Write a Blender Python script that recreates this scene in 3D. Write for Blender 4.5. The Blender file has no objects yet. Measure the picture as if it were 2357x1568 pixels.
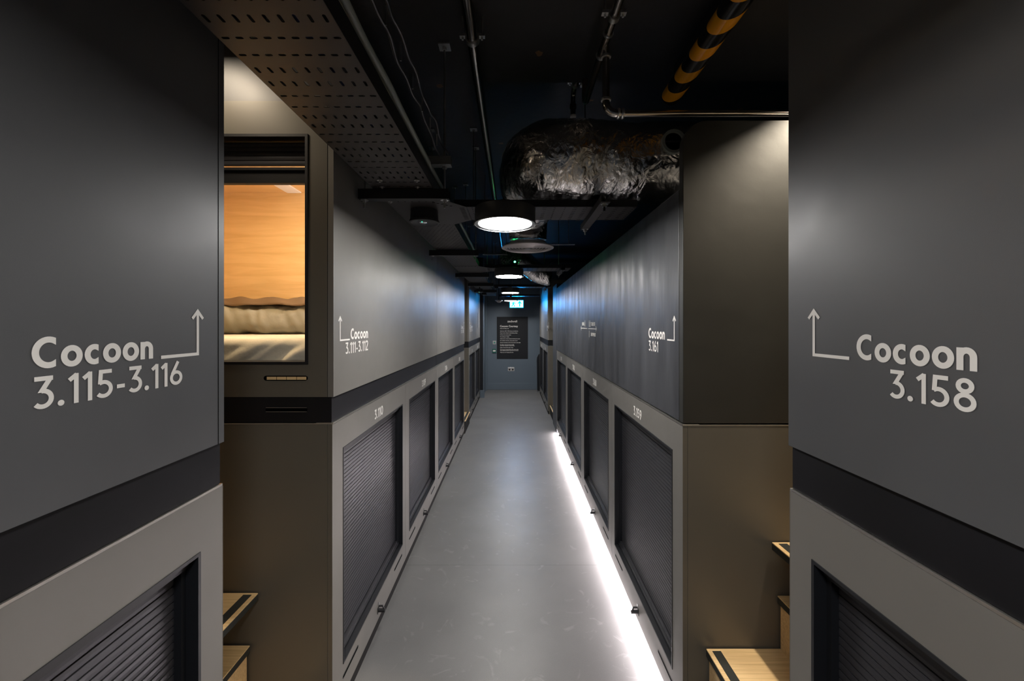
import bpy, math, random
from mathutils import Vector, Matrix, noise
random.seed(7)
PI = math.pi
S = bpy.context.scene
COL = S.collection

# ---------------------------------------------------------------- camera, world, exposure
H = 1.5
cd = bpy.data.cameras.new('camera'); cam = bpy.data.objects.new('camera', cd); COL.objects.link(cam)
cam.location = (0, 0, H); cam.rotation_euler = (PI/2, 0, 0)
cd.lens = 14.0; cd.sensor_width = 36.0; cd.sensor_fit = 'HORIZONTAL'
cd.shift_x = -1.2/2357; cd.shift_y = -38.0/2357; cd.clip_start = 0.02
S.camera = cam
w = bpy.data.worlds.new('world'); S.world = w; w.use_nodes = True
w.node_tree.nodes['Background'].inputs[0].default_value = (0.05, 0.055, 0.07, 1)
w.node_tree.nodes['Background'].inputs[1].default_value = 0.02
vs = S.view_settings
vs.view_transform = 'Standard'; vs.look = 'None'; vs.gamma = 1.0; vs.use_curve_mapping = False
vs.exposure = 0.0
LAMP_E, GAP_E, LED_E, SIGN_E, POD_E = 124.0, 62.0, 150.0, 80.0, 165.0

# ---------------------------------------------------------------- materials
def mat(name, col, rough=0.5, metal=0.0, spec=0.5, emis=None, estr=0.0, bump=None, var=None, rvar=None, stretch=None, coat=0.0):
    m = bpy.data.materials.new(name); m.use_nodes = True
    nt = m.node_tree; b = nt.nodes['Principled BSDF']
    b.inputs['Base Color'].default_value = (*col, 1); b.inputs['Roughness'].default_value = rough
    b.inputs['Metallic'].default_value = metal; b.inputs['Specular IOR Level'].default_value = spec
    b.inputs['Coat Weight'].default_value = coat
    if emis: b.inputs['Emission Color'].default_value = (*emis, 1); b.inputs['Emission Strength'].default_value = estr
    tc = nt.nodes.new('ShaderNodeTexCoord'); mp = nt.nodes.new('ShaderNodeMapping')
    nt.links.new(tc.outputs['Object'], mp.inputs[0])
    if stretch: mp.inputs['Scale'].default_value = stretch
    def nz(scale, det=4):
        n = nt.nodes.new('ShaderNodeTexNoise'); n.inputs['Scale'].default_value = scale; n.inputs['Detail'].default_value = det
        nt.links.new(mp.outputs[0], n.inputs['Vector']); return n
    if var:
        sc, amt = var; n = nz(sc); r = nt.nodes.new('ShaderNodeMapRange')
        r.inputs[1].default_value = .3; r.inputs[2].default_value = .7; r.inputs[3].default_value = 1-amt; r.inputs[4].default_value = 1+amt
        nt.links.new(n.outputs['Fac'], r.inputs[0])
        mx = nt.nodes.new('ShaderNodeVectorMath'); mx.operation = 'SCALE'; mx.inputs[0].default_value = col
        nt.links.new(r.outputs[0], mx.inputs['Scale']); nt.links.new(mx.outputs[0], b.inputs['Base Color'])
    if rvar:
        sc, amt = rvar; n = nz(sc); r = nt.nodes.new('ShaderNodeMapRange')
        r.inputs[1].default_value = .3; r.inputs[2].default_value = .7; r.inputs[3].default_value = max(0, rough-amt); r.inputs[4].default_value = rough+amt
        nt.links.new(n.outputs['Fac'], r.inputs[0]); nt.links.new(r.outputs[0], b.inputs['Roughness'])
    if bump:
        sc, st, dist = bump; n = nz(sc, 6); bp = nt.nodes.new('ShaderNodeBump'); bp.inputs['Strength'].default_value = st; bp.inputs['Distance'].default_value = dist
        nt.links.new(n.outputs['Fac'], bp.inputs['Height']); nt.links.new(bp.outputs[0], b.inputs['Normal'])
    return m

def wood(name, c1, c2, rough, scale, stretch):
    m = mat(name, c1, rough); nt = m.node_tree; b = nt.nodes['Principled BSDF']
    mp = [n for n in nt.nodes if n.type == 'MAPPING'][0]; mp.inputs['Scale'].default_value = stretch
    n1 = nt.nodes.new('ShaderNodeTexNoise'); n1.inputs['Scale'].default_value = scale; n1.inputs['Detail'].default_value = 8; n1.inputs['Distortion'].default_value = .6
    cr = nt.nodes.new('ShaderNodeValToRGB'); cr.color_ramp.elements[0].color = (*c2, 1); cr.color_ramp.elements[1].color = (*c1, 1)
    cr.color_ramp.elements[0].position = .3; cr.color_ramp.elements[1].position = .62
    nt.links.new(mp.outputs[0], n1.inputs['Vector']); nt.links.new(n1.outputs['Fac'], cr.inputs[0]); nt.links.new(cr.outputs[0], b.inputs['Base Color'])
    return m

def floor_mat():
    m = mat('floor_resin', (.19, .19, .195), .37, bump=(900, .25, .0006))
    nt = m.node_tree; b = nt.nodes['Principled BSDF']; N = nt.nodes.new; L = nt.links.new
    tc = [n for n in nt.nodes if n.type == 'TEX_COORD'][0]
    a = N('ShaderNodeTexNoise'); a.inputs['Scale'].default_value = 2.2; a.inputs['Detail'].default_value = 6
    f = N('ShaderNodeTexNoise'); f.inputs['Scale'].default_value = 380; f.inputs['Detail'].default_value = 2
    s = N('ShaderNodeTexNoise'); s.inputs['Scale'].default_value = 7; s.inputs['Detail'].default_value = 9; s.inputs['Distortion'].default_value = 2.5
    for n in (a, f, s): L(tc.outputs['Object'], n.inputs['Vector'])
    r1 = N('ShaderNodeMapRange'); r1.inputs[1].default_value = .35; r1.inputs[2].default_value = .65; r1.inputs[3].default_value = .90; r1.inputs[4].default_value = 1.08
    r2 = N('ShaderNodeMapRange'); r2.inputs[1].default_value = .3; r2.inputs[2].default_value = .7; r2.inputs[3].default_value = .9; r2.inputs[4].default_value = 1.1
    r3 = N('ShaderNodeMapRange'); r3.inputs[1].default_value = .62; r3.inputs[2].default_value = .74; r3.inputs[3].default_value = 0; r3.inputs[4].default_value = .35
    L(a.outputs['Fac'], r1.inputs[0]); L(f.outputs['Fac'], r2.inputs[0]); L(s.outputs['Fac'], r3.inputs[0])
    mu = N('ShaderNodeMath'); mu.operation = 'MULTIPLY'; L(r1.outputs[0], mu.inputs[0]); L(r2.outputs[0], mu.inputs[1])
    ad = N('ShaderNodeMath'); ad.operation = 'ADD'; L(mu.outputs[0], ad.inputs[0]); L(r3.outputs[0], ad.inputs[1])
    sx = N('ShaderNodeSeparateXYZ'); L(tc.outputs['Object'], sx.inputs[0])
    prev = ad.outputs[0]
    for y, wd, k in ((2.477, .0018, .55), (6.4, .004, 1.0)):
        d = N('ShaderNodeMath'); d.operation = 'SUBTRACT'; L(sx.outputs['Y'], d.inputs[0]); d.inputs[1].default_value = y
        e = N('ShaderNodeMath'); e.operation = 'ABSOLUTE'; L(d.outputs[0], e.inputs[0])
        g = N('ShaderNodeMath'); g.operation = 'LESS_THAN'; L(e.outputs[0], g.inputs[0]); g.inputs[1].default_value = wd
        h = N('ShaderNodeMath'); h.operation = 'MULTIPLY_ADD'; L(g.outputs[0], h.inputs[0]); h.inputs[1].default_value = -k*.7; h.inputs[2].default_value = 1
        q = N('ShaderNodeMath'); q.operation = 'MULTIPLY'; L(prev, q.inputs[0]); L(h.outputs[0], q.inputs[1]); prev = q.outputs[0]
    v = N('ShaderNodeVectorMath'); v.operation = 'SCALE'; v.inputs[0].default_value = (.160, .157, .156); L(prev, v.inputs['Scale'])
    L(v.outputs[0], b.inputs['Base Color'])
    return m

def ceiling_mat():
    m = mat('ceiling_concrete', (.020, .021, .025), .7, bump=(14, .35, .01))
    nt = m.node_tree; b = nt.nodes['Principled BSDF']; N = nt.nodes.new; L = nt.links.new
    tc = [n for n in nt.nodes if n.type == 'TEX_COORD'][0]
    v = N('ShaderNodeTexVoronoi'); v.inputs['Scale'].default_value = 3.1; L(tc.outputs['Object'], v.inputs['Vector'])
    n = N('ShaderNodeTexNoise'); n.inputs['Scale'].default_value = 45; L(tc.outputs['Object'], n.inputs['Vector'])
    ad = N('ShaderNodeMath'); ad.operation = 'MULTIPLY_ADD'; L(n.outputs['Fac'], ad.inputs[0]); ad.inputs[1].default_value = .10; L(v.outputs['Distance'], ad.inputs[2])
    lt = N('ShaderNodeMath'); lt.operation = 'LESS_THAN'; L(ad.outputs[0], lt.inputs[0]); lt.inputs[1].default_value = .105
    mx = N('ShaderNodeMix'); mx.data_type = 'RGBA'; L(lt.outputs[0], mx.inputs['Factor'])
    mx.inputs['A'].default_value = (.020, .021, .025, 1); mx.inputs['B'].default_value = (.16, .085, .04, 1)
    L(mx.outputs['Result'], b.inputs['Base Color'])
    return m

def stripe_mat():
    m = mat('hazard_stripes', (.8, .36, .02), .22, spec=.6)
    nt = m.node_tree; b = nt.nodes['Principled BSDF']; N = nt.nodes.new; L = nt.links.new
    tc = [n for n in nt.nodes if n.type == 'TEX_COORD'][0]
    sx = N('ShaderNodeSeparateXYZ'); L(tc.outputs['Object'], sx.inputs[0])
    a = N('ShaderNodeMath'); a.operation = 'MULTIPLY_ADD'; L(sx.outputs['X'], a.inputs[0]); a.inputs[1].default_value = .75; L(sx.outputs['Y'], a.inputs[2])
    o_ = N('ShaderNodeMath'); o_.operation = 'ADD'; L(a.outputs[0], o_.inputs[0]); o_.inputs[1].default_value = -.0595+1.33
    p = N('ShaderNodeMath'); p.operation = 'PINGPONG'; L(o_.outputs[0], p.inputs[0]); p.inputs[1].default_value = .0665
    lt = N('ShaderNodeMath'); lt.operation = 'GREATER_THAN'; L(p.outputs[0], lt.inputs[0]); lt.inputs[1].default_value = .0325
    mx = N('ShaderNodeMix'); mx.data_type = 'RGBA'; L(lt.outputs[0], mx.inputs['Factor'])
    mx.inputs['A'].default_value = (.78, .34, .012, 1); mx.inputs['B'].default_value = (.01, .01, .01, 1)
    L(mx.outputs['Result'], b.inputs['Base Color'])
    return m

def foil_mat():
    m = mat('crumpled_foil', (.86, .84, .82), .14, metal=1.0)
    nt = m.node_tree; b = nt.nodes['Principled BSDF']; N = nt.nodes.new; L = nt.links.new
    tc = [n for n in nt.nodes if n.type == 'TEX_COORD'][0]
    mp = [n for n in nt.nodes if n.type == 'MAPPING'][0]; mp.inputs['Scale'].default_value = (1.35, 1, 1)
    v = N('ShaderNodeTexNoise'); v.inputs['Scale'].default_value = 13; v.inputs['Detail'].default_value = 7; v.inputs['Roughness'].default_value = .5; v.inputs['Distortion'].default_value = 1.6
    L(mp.outputs[0], v.inputs['Vector'])
    v2 = N('ShaderNodeTexVoronoi'); v2.feature = 'DISTANCE_TO_EDGE'; v2.inputs['Scale'].default_value = 24; L(mp.outputs[0], v2.inputs['Vector'])
    ad = N('ShaderNodeMath'); ad.operation = 'MULTIPLY_ADD'; L(v2.outputs['Distance'], ad.inputs[0]); ad.inputs[1].default_value = .35; L(v.outputs['Fac'], ad.inputs[2])
    bp = N('ShaderNodeBump'); bp.inputs['Strength'].default_value = .55; bp.inputs['Distance'].default_value = .02
    L(ad.outputs[0], bp.inputs['Height']); L(bp.outputs[0], b.inputs['Normal'])
    return m

def emit(name, col, st):
    m = bpy.data.materials.new(name); m.use_nodes = True; nt = m.node_tree
    nt.nodes.remove(nt.nodes['Principled BSDF']); e = nt.nodes.new('ShaderNodeEmission')
    e.inputs[0].default_value = (*col, 1); e.inputs[1].default_value = st
    nt.links.new(e.outputs[0], nt.nodes['Material Output'].inputs[0]); return m

M = dict(
    lam=mat('warm_grey_laminate', (.180, .172, .160), .46, metal=.2, bump=(700, .12, .0004), var=(3, .05), rvar=(5, .04)),
    lamd=mat('charcoal_laminate', (.088, .090, .096), .46, metal=.2, bump=(700, .12, .0004), var=(2.5, .05), rvar=(5, .04)),
    side=mat('bronze_grey_laminate', (.120, .110, .092), .45, metal=.15, bump=(700, .12, .0004), var=(3, .05)),
    wallb=mat('black_plaster', (.048, .050, .057), .44, bump=(9, .11, .01), var=(4, .22), rvar=(3, .10), stretch=(1, 3, .6)),
    band=mat('black_band', (.006, .006, .008), .55, spec=.25, var=(6, .25)),
    plinth=mat('plinth_black', (.014, .013, .013), .8, spec=.2),
    teal=mat('teal_button', (.02, .30, .22), .4),
    wallb_shade=mat('black_plaster_shaded', (.020, .020, .018), .5, bump=(9, .15, .01), var=(4, .2)),  # same black plaster, shade of the right end face put into a darker colour
    edge=mat('aluminium_edge', (.62, .60, .56), .28, metal=.9),
    slat=mat('graphite_shutter', (.042, .042, .049), .34, metal=.35),
    liner=mat('black_frame', (.008, .009, .012), .42),
    black=mat('black_plastic', (.010, .010, .012), .5),
    void=mat('black_void', (.002, .002, .002), .9, spec=.0),
    white=mat('white_vinyl', (.74, .72, .69), .55),
    tray=mat('dark_perforated_steel', (.044, .040, .040), .48, metal=.45, var=(8, .12), bump=(300, .08, .0004)),
    strut=mat('dark_strut', (.02, .02, .022), .45, metal=.5),
    galv=mat('galvanised_steel', (.55, .56, .56), .32, metal=.95),
    rod=mat('threaded_steel', (.40, .41, .40), .35, metal=.95, bump=(1400, .6, .001)),
    pipe=mat('polished_pipe', (.50, .46, .42), .20, metal=1.0, stretch=(1, .2, 1), bump=(60, .05, .001)),
    foil=foil_mat(),
    ceil=ceiling_mat(), floor=floor_mat(), haz=stripe_mat(),
    oak=wood('oak_tread', (.72, .52, .28), (.56, .38, .19), .45, 9, (.5, 14, 14)),
    oakp=wood('oak_pod_lining', (.72, .48, .22), (.62, .39, .16), .42, 5, (.6, 2, 6)),
    grip=mat('anti_slip', (.02, .022, .02), .9, bump=(900, .8, .001)),
    blue=mat('slate_blue_paint', (.11, .145, .185), .5, bump=(60, .08, .002)),
    poster=mat('poster_black', (.010, .011, .015), .6, spec=.3),
    chrome=mat('chrome', (.75, .76, .78), .15, metal=1.0),
    sheet=mat('cream_sheet', (.62, .58, .48), .85, bump=(90, .2, .004)),
    duvet=mat("sage_duvet", (.28, .27, .225), .85, bump=(70, .25, .004)),
    throw=mat('brown_throw', (.15, .095, .05), .85, bump=(90, .3, .004)),
    vent=mat('grey_diffuser', (.56, .52, .52), .35, metal=.3),
    cable=mat('black_cable', (.012, .012, .014), .4),
    trunk=mat('grey_green_cable', (.24, .28, .27), .5),
    bcable=mat('blue_cable', (.01, .05, .25), .4),
    lampb=mat('lamp_black', (.016, .017, .019), .5),
    glow=emit('lamp_diffuser', (1.0, .965, .92), LAMP_E),
    gap=emit('downlight_glow', (1.0, .82, .60), GAP_E), gapw=emit('snooted_downlight_glow', (1.0, .86, .66), GAP_E*58),
    led=emit('led_strip', (1.0, .91, .93), LED_E),
    signb=emit('exit_sign_blue', (.0145, .36, 1.0), SIGN_E),
    signw=emit('exit_sign_cyan', (.0, .42, 1.0), 2.1),
    podl=emit('pod_light', (1.0, .74, .42), POD_E),
    podw=emit('pod_reading_light', (1.0, .88, .80), POD_E*3),
    green=emit('green_led', (.02, 1.0, .16), 45.0),
    greens=emit('green_dot', (.05, 1.0, .45), 6.0),
)

# ---------------------------------------------------------------- mesh helpers
def tag(o, label=None, cat=None, group=None, kind=None):
    if label: o['label'] = label
    if cat: o['category'] = cat
    if group: o['group'] = group
    if kind: o['kind'] = kind
    return o
def root(name, loc, label, cat, group=None):
    o = bpy.data.objects.new(name, None); COL.objects.link(o); o.location = loc; o.empty_display_size = .1
    return tag(o, label, cat, group)
def origin(o):
    v = Vector((0, 0, 0))
    while o is not None: v += Vector(o.location); o = o.parent
    return v

class MB:
    def __init__(s): s.v = []; s.f = []; s.sm = []
    def add(s, vs_, fs, smooth=False):
        n = len(s.v); s.v += [tuple(a) for a in vs_]
        for f in fs: s.f.append([n+i for i in f]); s.sm.append(smooth)
        return s
    def box(s, x0, x1, y0, y1, z0, z1):
        x0, x1 = min(x0, x1), max(x0, x1); y0, y1 = min(y0, y1), max(y0, y1); z0, z1 = min(z0, z1), max(z0, z1)
        return s.add([(x, y, z) for z in (z0, z1) for y in (y0, y1) for x in (x0, x1)],
                     [(0, 2, 3, 1), (4, 5, 7, 6), (0, 1, 5, 4), (2, 6, 7, 3), (0, 4, 6, 2), (1, 3, 7, 5)])
    def prism(s, pts, off, smooth=False):
        """pts: planar loop (3D); off: extrusion vector"""
        n = len(pts); o = Vector(off); P = [Vector(p) for p in pts]
        return s.add(P+[p+o for p in P], [tuple(range(n-1, -1, -1)), tuple(range(n, 2*n))]+[(i, (i+1) % n, n+(i+1) % n, n+i) for i in range(n)], smooth)
    def lathe(s, c, prof, axis='Z', n=32, closed=False):
        c = Vector(c); vs_ = []; m = len(prof)
        for i in range(n):
            a = 2*PI*i/n; ca, sa = math.cos(a), math.sin(a)
            for r, h in prof:
                if axis == 'Z': p = Vector((r*ca, r*sa, h))
                elif axis == 'Y': p = Vector((r*ca, h, r*sa))
                else: p = Vector((h, r*ca, r*sa))
                vs_.append(c+p)
        fs = []
        for i in range(n):
            j = (i+1) % n
            for k in range(m if closed else m-1):
                k2 = (k+1) % m; fs.append((i*m+k, j*m+k, j*m+k2, i*m+k2))
        s.add(vs_, fs, True)
        return s
    def cyl(s, c, r, h0, h1, axis='Z', n=24):
        return s.lathe(c, [(0, h0), (r, h0), (r, h1), (0, h1)], axis, n)
    def tube(s, pts, r, n=12, closed=False, rfun=None, disp=None):
        P = [Vector(p) for p in pts]; k = len(P); T = []
        for i in range(k):
            a = P[max(0, i-1)]; b = P[min(k-1, i+1)]; T.append((b-a).normalized())
        up = Vector((0, 0, 1)) if abs(T[0].z) < .9 else Vector((1, 0, 0))
        u = T[0].cross(up).normalized(); vs_ = []
        for i in range(k):
            u = (u - T[i]*u.dot(T[i])).normalized(); w_ = T[i].cross(u)
            rr = rfun(i/(k-1)) if rfun else r
            for j in range(n):
                a = 2*PI*j/n; d = u*math.cos(a)+w_*math.sin(a); p = P[i]+d*rr
                if disp: p = p+d*disp(p, i/(k-1), a)
                vs_.append(p)
        fs = [(i*n+j, i*n+(j+1) % n, (i+1)*n+(j+1) % n, (i+1)*n+j) for i in range(k-1) for j in range(n)]
        fs += [tuple(range(n-1, -1, -1)), tuple(range((k-1)*n, k*n))]
        return s.add(vs_, fs, True)
    def build(s, name, m, parent=None, bevel=0, label=None, solid=0):
        o0 = origin(parent) if parent else Vector((0, 0, 0))
        if not parent: 
            # the thing's own origin at its base centre
            xs = [a[0] for a in s.v]; ys = [a[1] for a in s.v]; zs = [a[2] for a in s.v]
            o0 = Vector(((min(xs)+max(xs))/2, (min(ys)+max(ys))/2, min(zs))) if name not in ABS else Vector((0, 0, 0))
        me = bpy.data.meshes.new(name); me.from_pydata([tuple(Vector(v)-o0) for v in s.v], [], s.f); me.validate()
        me.materials.append(M[m]); o = bpy.data.objects.new(name, me); COL.objects.link(o)
        if any(s.sm) and len(me.polygons) == len(s.sm):
            me.polygons.foreach_set('use_smooth', s.sm)
            try: me.set_sharp_from_angle(angle=math.radians(38))
            except Exception: pass
        if parent: o.parent = parent
        else: o.location = o0
        if bevel:
            b = o.modifiers.new('b', 'BEVEL'); b.width = bevel; b.segments = 2; b.limit_method = 'ANGLE'
        if solid:
            b = o.modifiers.new('s', 'SOLIDIFY'); b.thickness = solid; b.offset = 1
        if label: o['label'] = label
        return o
ABS = {'floor', 'ceiling', 'hazard_pipe'}
def B(*a): return MB().box(*a)

# ---------------------------------------------------------------- stroke lettering
def arc(cx, cy, rx, ry, a0, a1, n=14):
    return [(cx+rx*math.cos(math.radians(a0+(a1-a0)*i/n)), cy+ry*math.sin(math.radians(a0+(a1-a0)*i/n))) for i in range(n+1)]
def glyph(ch, w):
    """strokes (polylines) on a cap height of 1, and the advance width"""
    h = w/2
    if ch == 'C': return [('v',)+tuple(arc(.5, .5, .5-h, .5-h, 57, 303, 26))], .80
    if ch == 'o': return [arc(.36, .34, .36-h, .36-h, 0, 360, 30)], .72
    if ch == 'c': return [('v',)+tuple(arc(.36, .34, .36-h, .36-h, 56, 304, 20))], .60
    if ch == 'n': return [[(h, 0), (h, .68)], arc(.30, .40, .30-h, .30-h, 180, 0, 14)+[(.60-h, 0)]], .60
    if ch == '3': return [[(.06, 1-h), (.545, 1-h)], ('h', (.475, .93), (.224, .505)), arc(.27, .31, .30-h, .31-h, 96, -140, 20)], .58
    if ch == '1': return [[(.03, .775), (.25, .95)], [(.235, 0), (.235, .985)]], .34
    if ch == '5': return [[(.54, 1-h), (.10, 1-h)], [(.167, .96), (.135, .50)], arc(.26, .315, .315-h, .315-h, 125, -140, 22)], .60
    if ch == '6': return [arc(.31, .31, .31-h, .31-h, 0, 360, 24), [(.40, 1), (.105, .47)]], .63
    if ch == '9': return [arc(.31, .69, .31-h, .31-h, 0, 360, 24), [(.20, 0), (.535, .54)]], .63
    if ch == '8': return [arc(.31, .285, .30-h, .285-h, 0, 360, 24), arc(.31, .77, .245-h, .235-h, 0, 360, 22)], .62
    if ch == '0': return [arc(.33, .5, .33-h, .5-h, 0, 360, 26)], .66
    if ch == '2': return [arc(.28, .72, .26-h*.6, .28-h, 165, -30, 16)+[(.08, h)], [(.04, h), (.56, h)]], .58
    if ch == '4': return [[(.40, 1), (.06, .28)], [(.04, .26), (.6, .26)], [(.44, 0), (.44, .62)]], .62
    if ch == '-': return [[(.04, .33), (.33, .33)]], .36
    if ch == '.': return ['dot'], .22
    return [], .3
def ribbon(mb, line, w, P, depth):
    """line in (u,v); P maps (u,v,d) to world; d = height off the surface"""
    mode = None
    if isinstance(line[0], str): mode, line = line[0], list(line[1:])
    k = len(line); L_ = []; closed = math.dist(line[0], line[-1]) < 1e-4 and k > 4
    for i in range(k):
        if closed: a, b = line[(i-1) % (k-1)], line[(i+1) % (k-1)]
        else: a, b = line[max(0, i-1)], line[min(k-1, i+1)]
        dx, dy = b[0]-a[0], b[1]-a[1]; q = math.hypot(dx, dy) or 1; nx, ny = -dy/q, dx/q
        c = 1.0
        if 0 < i < k-1:
            d1 = (line[i][0]-line[i-1][0], line[i][1]-line[i-1][1]); d2 = (line[i+1][0]-line[i][0], line[i+1][1]-line[i][1])
            q1 = math.hypot(*d1) or 1; q2 = math.hypot(*d2) or 1
            cs = (d1[0]*d2[0]+d1[1]*d2[1])/(q1*q2); c = 1/max(.5, math.sqrt((1+cs)/2))
        if mode == 'v' and i in (0, k-1): c = 1/abs(ny); nx, ny = 0, math.copysign(1, ny)
        if mode == 'h' and i == k-1: c = 1/abs(nx); nx, ny = math.copysign(1, nx), 0
        L_.append(((line[i][0]+nx*w/2*c, line[i][1]+ny*w/2*c), (line[i][0]-nx*w/2*c, line[i][1]-ny*w/2*c)))
    vs_ = []
    for l, r in L_: vs_ += [P(l[0], l[1], 0), P(r[0], r[1], 0), P(l[0], l[1], depth), P(r[0], r[1], depth)]
    fs = []
    for i in range(k-1):
        a, b = 4*i, 4*(i+1)
        fs += [(a+2, a+3, b+3, b+2), (a, a+2, b+2, b), (a+1, b+1, b+3, a+3)]
    fs += [(0, 1, 3, 2), (4*(k-1), 4*(k-1)+2, 4*(k-1)+3, 4*(k-1)+1)]
    mb.add(vs_, fs)
NL = [0]
def text_strokes(mb, s, u0, u1, v0, cap, w, P, depth=.0001, gap=.085):
    tot = sum(glyph(c, w)[1] for c in s)+gap*(len(s)-1); sx = (u1-u0)/tot; x = 0
    for c in s:
        st, adv = glyph(c, w)
        for line in st:
            NL[0] += 1; dd = depth+.00003*(NL[0] % 4)
            if line == 'dot':
                cc = [P(u0+(x+.10)*sx+.095*sx*math.cos(2*PI*i/16), v0+.09*cap+.095*cap*math.sin(2*PI*i/16), dd) for i in range(16)]
                mb.add(cc, [tuple(range(16))]); continue
            ww = w*min(cap, sx)*1.0 if abs(cap-sx) > .3*cap else w*(cap+sx)/2
            md = [line[0]] if isinstance(line[0], str) else []
            ribbon(mb, md+[(u0+(x+px)*sx, v0+py*cap) for px, py in (line[1:] if md else line)], ww, P, dd)
        x += adv+gap
def on_wall(side, W):
    """P(u,v,d) on the corridor-facing plane; u grows to the reader's right"""
    if side < 0: return lambda u, v, d: (-W+.0001+d, u, v)
    return lambda u, v, d: (W-.0001-d, -u, v)

def cocoon_sign(mb, side, W, ya, yb_a, ybar, ty0, ty1, number, ny0, ny1, zc=1.437, zn=1.381, cap=.0455, hh=.0455):
    """arrow stem at ya, bar to ybar; 'Cocoon' from ty0..ty1 ; number ny0..ny1 (y values)"""
    P0 = on_wall(side, W); sg = 1 if side < 0 else -1; kk = W/(WL if side < 0 else WR)
    P = lambda u, v, d: P0(u*kk, H+(v-H)*kk, d)
    text_strokes(mb, 'Cocoon', sg*ty0, sg*ty1, zc, cap, .198, P)
    text_strokes(mb, number, sg*ny0, sg*ny1, zn, hh, .138, P)
    u = sg*ya
    ribbon(mb, [(sg*ybar, 1.4375), (u, 1.4375), (u, 1.525)], .0062, P, .0001)
    ribbon(mb, [(u-.014, 1.511), (u, 1.527), (u+.014, 1.511)], .0062, P, .00015)

def pill(mb, side, W, yc, zc, ln, ht, d0, d1):
    pts = []
    for i in range(9): a = PI/2+PI*i/8; pts.append((yc-ln/2+ht/2+math.cos(a)*ht/2, zc+math.sin(a)*ht/2))
    for i in range(9): a = -PI/2+PI*i/8; pts.append((yc+ln/2-ht/2+math.cos(a)*ht/2, zc+math.sin(a)*ht/2))
    s = side; mb.prism([(s*(W-d0), y, z) for y, z in pts], (-s*(d1-d0), 0, 0))

# ---------------------------------------------------------------- room shell
WL, WR = .6585, .612
T1, T2 = 1.139, 1.233      # top of lower pods, top of the dark band
XS, Y0, Y1 = 2.05, -2.6, 9.1
def struct(o): o['kind'] = 'structure'; return o
struct(B(-XS, XS, Y0, Y1+.1, -.08, 0).build('floor', 'floor'))
struct(MB().box(-XS, XS, Y0, 1.93, 2.67, 3.0).box(-XS, XS, 1.93, Y1+.1, 2.85, 3.0).build('ceiling', 'ceil'))
struct(B(-XS-.1, -XS, Y0, Y1+.1, 0, 3.0).build('wall_left', 'side'))
struct(B(XS, XS+.1, Y0, Y1+.1, 0, 3.0).build('wall_right', 'side'))
struct(B(-XS, XS, Y1, Y1+.1, 0, 2.85).build('wall_back', 'blue'))
struct(B(-XS, XS, Y0-.1, Y0, 0, 2.67).build('wall_front', 'blue'))
struct(B(-.59, .80, Y1-.016, Y1, 0, .15).build('baseboard_back', 'blue', bevel=.004))
# blue wall stub and door surround past the last pods on the left, wall beyond the bin on the right
struct(B(-2.04, -.605, 8.13, Y1, 0, 2.84).build('wall_end_left', 'blue'))
struct(B(.83, 2.04, 8.66, Y1, 0, 2.84).build('wall_end_right', 'blue'))
struct(MB().box(-.605, -.585, 8.13, 8.21, .16, 2.3).box(-.605, -.592, 8.21, 8.245, .16, 2.26).box(-.605, -.585, 8.95, Y1-.02, .0, 2.3).build('trim_1', 'blue', bevel=.003))
struct(MB().box(-.66, -.572, 8.085, 8.13, 0, .155).build('baseboard_left', 'blue', bevel=.003))
struct(B(-2.04, -.60, 8.09, 8.13, .155, 2.84).build('trim_2', 'poster'))
# bulkheads and beams under the slab
struct(B(-2.04, -.64, 1.47, 1.62, 2.318, 2.67).build('trim_3', 'lamd'))
struct(B(.73, 2.04, Y0, 1.80, 2.60, 2.67).build('trim_4', 'ceil'))
# black plaster wall above the right hand lower pods
struct(MB().box(WR, 1.95, 1.465, 5.505, T1+.004, 1.995).box(WR-.002, 1.95, 5.505, 6.02, 0, 2.06).build('wall_plaster', 'wallb', bevel=.003))
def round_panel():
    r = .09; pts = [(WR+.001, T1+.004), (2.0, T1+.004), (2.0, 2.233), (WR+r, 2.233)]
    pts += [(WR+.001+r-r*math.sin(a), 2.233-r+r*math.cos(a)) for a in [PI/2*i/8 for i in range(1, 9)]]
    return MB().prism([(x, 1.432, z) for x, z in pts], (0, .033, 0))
struct(round_panel().build('wall_plaster_end', 'wallb_shade', bevel=.002))

# ---------------------------------------------------------------- lower sleeping pods
def shutter(mb, P, u0, u1, z0, z1, pitch=.0165):
    """interlocking slats; P(u,z,d) with d>0 towards the viewer"""
    n = max(1, round((z1-z0)/pitch)); p = (z1-z0)/n
    prof = []
    for k in range(n):
        b = z0+k*p
        prof += [(b, -.0022), (b+.0013, -.0022), (b+.0018, .0), (b+.0032, .0011), (b+p*.6, .0013), (b+p-.0005, .0008)]
    prof.append((z1, -.0035))
    vs_ = []
    for z, d in prof: vs_ += [P(u0, z, d), P(u1, z, d), P(u0, z, -.010), P(u1, z, -.010)]
    fs = []
    for i in range(len(prof)-1):
        a, b = 4*i, 4*(i+1); fs += [(a, a+1, b+1, b), (a+2, b+2, b+3, a+3)]
    fs += [(0, 2, 3, 1), (4*len(prof)-4, 4*len(prof)-3, 4*len(prof)-1, 4*len(prof)-2)]
    mb.add(vs_, fs)
    return mb

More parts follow.
